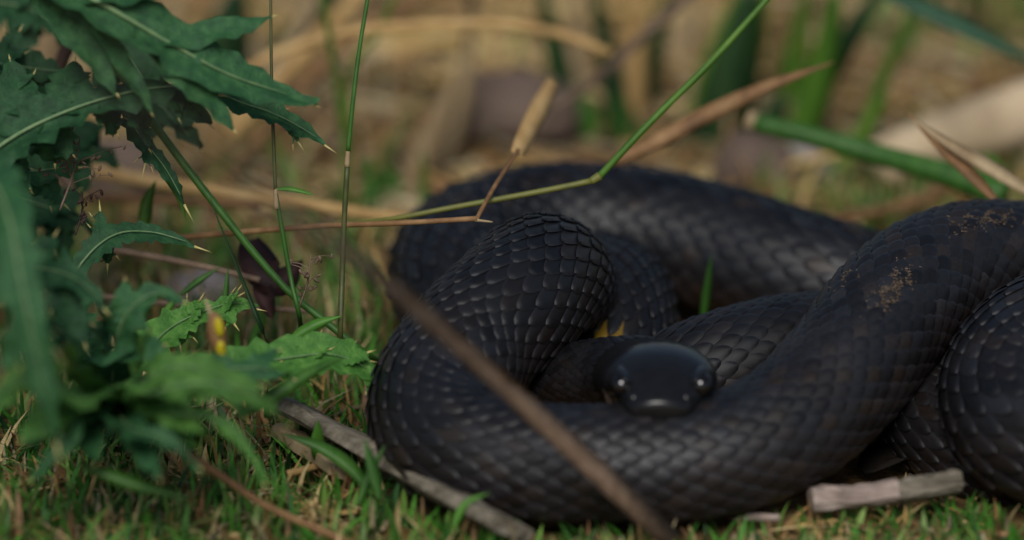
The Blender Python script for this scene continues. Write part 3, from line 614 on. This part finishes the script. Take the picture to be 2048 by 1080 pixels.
blade('grass_leaf', 'tiny green blade growing in front of the rear coil flank', 'grass blade', py_(.172, (1404, 660), (1412, 590), (1418, 545), (1424, 508)), 18, M['green'], group='single grass blades')

# seed heads
def seed_head(label, base, top, spread, n, m, seeds=3):
    r = empty('seed_head', base); tag(r, label, 'seed head')
    P = catmull([base, .5 * (base + top) + np.array((.001, 0, 0)), top], 12); stalk = mesh_obj('stalk', *tube_geo(P, np.linspace(.0004, .0002, 12), 6, ref=(0, 1, 0)), m, r)
    for i in range(n):
        k = 4 + int(7 * i / n); a = P[k]; b = a + np.array((random.gauss(0, spread), random.gauss(0, spread * .6), random.uniform(-.1, .8) * spread))
        br = mesh_obj('branchlet', *tube_geo(catmull([a, .5 * (a + b) + (0, 0, .001), b], 6), .00014, 5, ref=(.3, .9, .1)), m, r)
        for j in range(seeds):
            c = a + (b - a) * (.5 + .5 * j / max(1, seeds - 1)); q = random.uniform(.0005, .0009)
            mesh_obj('seed', *ellipsoid(c + np.array((random.gauss(0, .0006), 0, random.gauss(0, .0006))), (q * .7, q * .7, q * 1.5), 7, 5, Matrix.Rotation(random.gauss(0, .8), 3, 'Y')), m, br)
seed_head('fine brown seed head drooping under the thistle midrib', PD(120, 420, .0), PD(160, 275, .0), .0075, 14, M['umber'])
seed_head('tiny tan seed head beside the maroon leaf', PD(596, 620, .01), PD(622, 508, .01), .0042, 9, M['umber'], 2)
seed_head('small brown seed head behind the low dark leaf', PD(150, 470, .01), PD(165, 385, .01), .005, 8, M['dark_brown'], 2)
bud = empty('flower_bud', PD(445, 790, -.055)); tag(bud, 'small bud with two yellow bands and a dry tip on a brown stalk', 'flower bud')
rod('stalk', None, None, pd((448, 800, -.055), (444, 740, -.055), (436, 690, -.055)), 22, M['olive'], parent=bud)
mesh_obj('husk', *ellipsoid(PD(434, 668, -.055), (.0032, .0032, .0075), 12, 10, Matrix.Rotation(-.12, 3, 'Y')), M['brown'], bud)
for q, h in (((438, 655, -.059), 24), ((442, 698, -.059), 20)): mesh_obj('petal', *ellipsoid(PD(*q), (.0016, .0013, h / 7000), 10, 8, Matrix.Rotation(-.12, 3, 'Y')), M['yellow'], bud)
mesh_obj('dry_tip', *cone_geo(PD(425, 640, -.055), PD(408, 590, -.055), .0011), M['tan'], bud)

# ------------------------------------------------------------------ wood, bark, stones
def slab(name, label, cat, a, b, width, thick, m, tilt=0.0, group=None, nl=22, nw=7, rough=.0012, edge=None):
    a, b = np.asarray(a, float), np.asarray(b, float); T = unit(b - a); S = unit(np.cross(T, (0, 0, 1))); U = np.cross(S, T)
    S, U = S * math.cos(tilt) + U * math.sin(tilt), U * math.cos(tilt) - S * math.sin(tilt)
    sd_ = random.random() * 50; V = []; ring = 2 * nw
    for i in range(nl):
        t = i / (nl - 1)
        for k in range(ring):
            j = k if k < nw else ring - 1 - k; v = j / (nw - 1) * 2 - 1; h = .5 if k < nw else -.5
            e0 = .05 * noise.noise(Vector((v * 2.5, sd_, 0))); tt = t + e0 * (1 - 2 * t)
            h2 = thick * h * (1 - .35 * v ** 6)
            p = a + (b - a) * tt + S * v * width / 2 * (1 + .14 * noise.noise(Vector((t * 5, sd_, v)))) + U * h2
            p = p + U * rough * noise.noise(Vector((t * 7, v * 5, sd_))) * (1 if k < nw else .3) + U * rough * .7 * noise.noise(Vector((t * 3, v * 16, sd_ + 4)))
            V.append(p)
    F = [(i * ring + k, i * ring + (k + 1) % ring, (i + 1) * ring + (k + 1) % ring, (i + 1) * ring + k) for i in range(nl - 1) for k in range(ring)]
    F.append(tuple(range(ring))[::-1]); F.append(tuple((nl - 1) * ring + k for k in range(ring)))
    o = mesh_obj(name, V, F, m, smooth=False); tag(o, label, cat, group); return o
slab('wood_plank', 'weathered grey wood splinter slanting against the front coil', 'wood', PG(580, 815, .016), PG(1020, 1055, .011), .0185, .006, M['greywood'], tilt=.55, rough=.0016)
slab('wood_chip', 'short tan wood chip beside the grey splinter', 'wood', PG(560, 862, .008), PG(690, 945, .008), .008, .005, M['tan'], tilt=.3)
slab('bark_piece', 'pale pinkish bark piece lying in front of the raised coil', 'bark', PG(1622, 1000, .009), PG(1790, 985, .010), .012, .007, M['bark'], tilt=.5, rough=.0014)
slab('bark_piece', 'grey-brown bark piece touching the pinkish one', 'bark', PG(1786, 985, .010), PG(1915, 962, .012), .012, .007, M['greywood'], tilt=.5, rough=.0014)
rod('dry_twig', 'slim pale twig lying under the front coil', 'twig', [PG(1330, 1022, .004), PG(1430, 1030, .004), PG(1560, 1036, .004)], 20, M['bark'], wend=16)
rod('dry_twig', 'tan twig with a reddish end lying by the grey splinter', 'twig', [PG(575, 948, .006), PG(640, 930, .006), PG(715, 908, .006)], 16, M['straw'], wend=14)
def rock(name, label, c, r, m, sd_=0):
    V, F = ellipsoid((0, 0, 0), r, 22, 14); V = [np.array(c) + v * (1 + .22 * noise.noise(Vector(v) * (1.6 / max(r)) + Vector((sd_, 0, 0)))) for v in V]
    return tag(mesh_obj(name, V, F, m), label, 'stone')
rock('stone', 'purple-brown rounded stone behind the straw sheath', PG(1020, 215, .012), (.030, .022, .014), M['stone'], 3)
rock('stone', 'small dark stone beside the thickest reed foot', PG(1510, 330, .008), (.016, .014, .013), M['stone'], 9)
rock('stone', 'whitish stone lying under the spined dark leaf', PG(405, 590, .006), (.014, .012, .009), M['white_stone'], 14)
rock('stone', 'pale pebble at the foot of the slender reed', PG(1600, 330, .006), (.012, .010, .008), M['white_stone'], 20)
rock('stone', 'pale grey stone behind the fine seed head', PG(235, 350, .010), (.022, .016, .012), M['stone'], 26)
LP = catmull([PG(1755, 330, .014), PG(1850, 292, .016), PG(1950, 258, .018), PG(2250, 175, .02)], 30)
tag(mesh_obj('log', *tube_geo(LP, np.linspace(.009, .015, 30), 18, wob=.10), M['log']), 'pale bare log lying beyond the reeds', 'log')

# ------------------------------------------------------------------ ground cover
SN = np.vstack([c.P[::4] for c in (B_A_G, D, E, C, F, NECK)]); SNR = np.concatenate([c.rw[::4] for c in (B_A_G, D, E, C, F, NECK)])
def clear_of_snake(p, m=.002): return bool(np.all(np.hypot(SN[:, 0] - p[0], SN[:, 1] - p[1]) > SNR + m - .004 * (SN[:, 2] < .03)))
GREENS = [(.06, .22, .022), (.045, .16, .02), (.09, .27, .035), (.025, .09, .018), (.15, .28, .05), (.2, .3, .08)]
DRYS = [(.46, .31, .11), (.33, .2, .08), (.56, .43, .2), (.24, .13, .06), (.42, .34, .2)]
def grass_patch(label, zones):
    V, F, Cc = [], [], []
    for (x0, x1, y0, y1, n, h0, h1, w0, w1, dry) in zones:
        for _ in range(n):
            b = PG(random.uniform(x0, x1), random.uniform(y0, y1)); b[2] = ground_h(b[0], b[1]) - .001
            if not clear_of_snake(b): continue
            h = random.uniform(h0, h1); wd = random.uniform(w0, w1) * .5; az = random.random() * 6.283; ln = abs(random.gauss(.35, .35))
            d = np.array((math.cos(az), math.sin(az), 0)); s = np.array((-d[1], d[0], 0))
            c = np.array(random.choice(DRYS if random.random() < dry else GREENS)) * random.uniform(.6, 1.3); o = len(V)
            for k, (t, ww) in enumerate(((0, .7), (.35, 1), (.7, .75), (1, .04))):
                p = b + d * h * ln * t * t * 1.3 + np.array((0, 0, h * (t - .28 * ln * t * t)))
                if not clear_of_snake(p, -.003) : p = p - d * h * ln * t * t * 1.3
                V += [p - s * wd * ww, p + s * wd * ww]; Cc += [(*c, 1)] * 2
            F += [(o + 2 * k, o + 2 * k + 1, o + 2 * k + 3, o + 2 * k + 2) for k in range(3)]
    return tag(mesh_obj('grass', V, F, M['mass'], tint=Cc), label, 'grass', kind='stuff')
grass_patch('short mixed green and dry grass covering the ground around the snake', [
    (-150, 1050, 890, 1180, 2600, .006, .019, .0010, .0026, .30), (950, 2200, 1020, 1180, 1500, .005, .014, .0010, .0026, .27),
    (-150, 780, 720, 920, 1000, .008, .026, .0010, .0028, .25), (-150, 800, 480, 720, 600, .010, .03, .0010, .0026, .3),
    (-150, 850, 330, 480, 160, .012, .04, .001, .003, .45), (1500, 2200, 330, 470, 380, .008, .022, .001, .003, .45), (300, 790, 600, 790, 320, .012, .034, .0010, .0024, .45), (1720, 1860, 400, 470, 60, .012, .02, .001, .002, .2),
    (-150, 2200, 60, 330, 260, .01, .03, .001, .003, .8), (1700, 2200, -60, 140, 160, .015, .05, .0015, .004, .3), (1700, 1900, 930, 1000, 40, .004, .010, .0006, .0012, .3)])
def litter_patch(zones):
    V, F, Cc = [], [], []
    for (x0, x1, y0, y1, n, l0, l1, w0, w1, dark) in zones:
        for _ in range(n):
            b = PG(random.uniform(x0, x1), random.uniform(y0, y1)); b[2] = ground_h(b[0], b[1]) + random.uniform(.0005, .004)
            if not clear_of_snake(b, .004): continue
            az = random.random() * 6.283; l = random.uniform(l0, l1) / 2; wd = random.uniform(w0, w1) / 2; h = wd * .5
            d = np.array((math.cos(az), math.sin(az), random.gauss(0, .12))); s = np.array((-math.sin(az), math.cos(az), random.gauss(0, .3))); u = np.array((0, 0, h))
            if not (clear_of_snake(b + d * l, 0) and clear_of_snake(b - d * l, 0)): continue
            c = np.array(random.choice(DRYS)) * (random.uniform(.25, .6) if random.random() < dark else random.uniform(.7, 1.25)); o = len(V)
            bow = random.gauss(0, .15) * l
            for t, ww in ((-1, .5), (0, 1), (1, .4)):
                p = b + d * l * t + s * bow * t * t
                V += [p - s * wd * ww, p + u, p + s * wd * ww, p - u]; Cc += [(*c, 1)] * 4
            for k in range(2): F += [(o + 4 * k + j, o + 4 * k + (j + 1) % 4, o + 4 * k + 4 + (j + 1) % 4, o + 4 * k + 4 + j) for j in range(4)]
            F += [(o + 3, o + 2, o + 1, o), (o + 8, o + 9, o + 10, o + 11)]
    return tag(mesh_obj('litter', V, F, M['litter'], smooth=False, tint=Cc), 'loose straw, twig bits and dead leaf scraps scattered on the soil', 'litter', kind='stuff')
litter_patch([(-150, 2200, 900, 1180, 1100, .006, .03, .0007, .003, .4), (-150, 850, 450, 900, 900, .008, .04, .0008, .004, .5), (-150, 2200, 100, 450, 900, .015, .08, .001, .006, .4), (-150, 2200, -150, 150, 500, .02, .12, .002, .009, .3)])
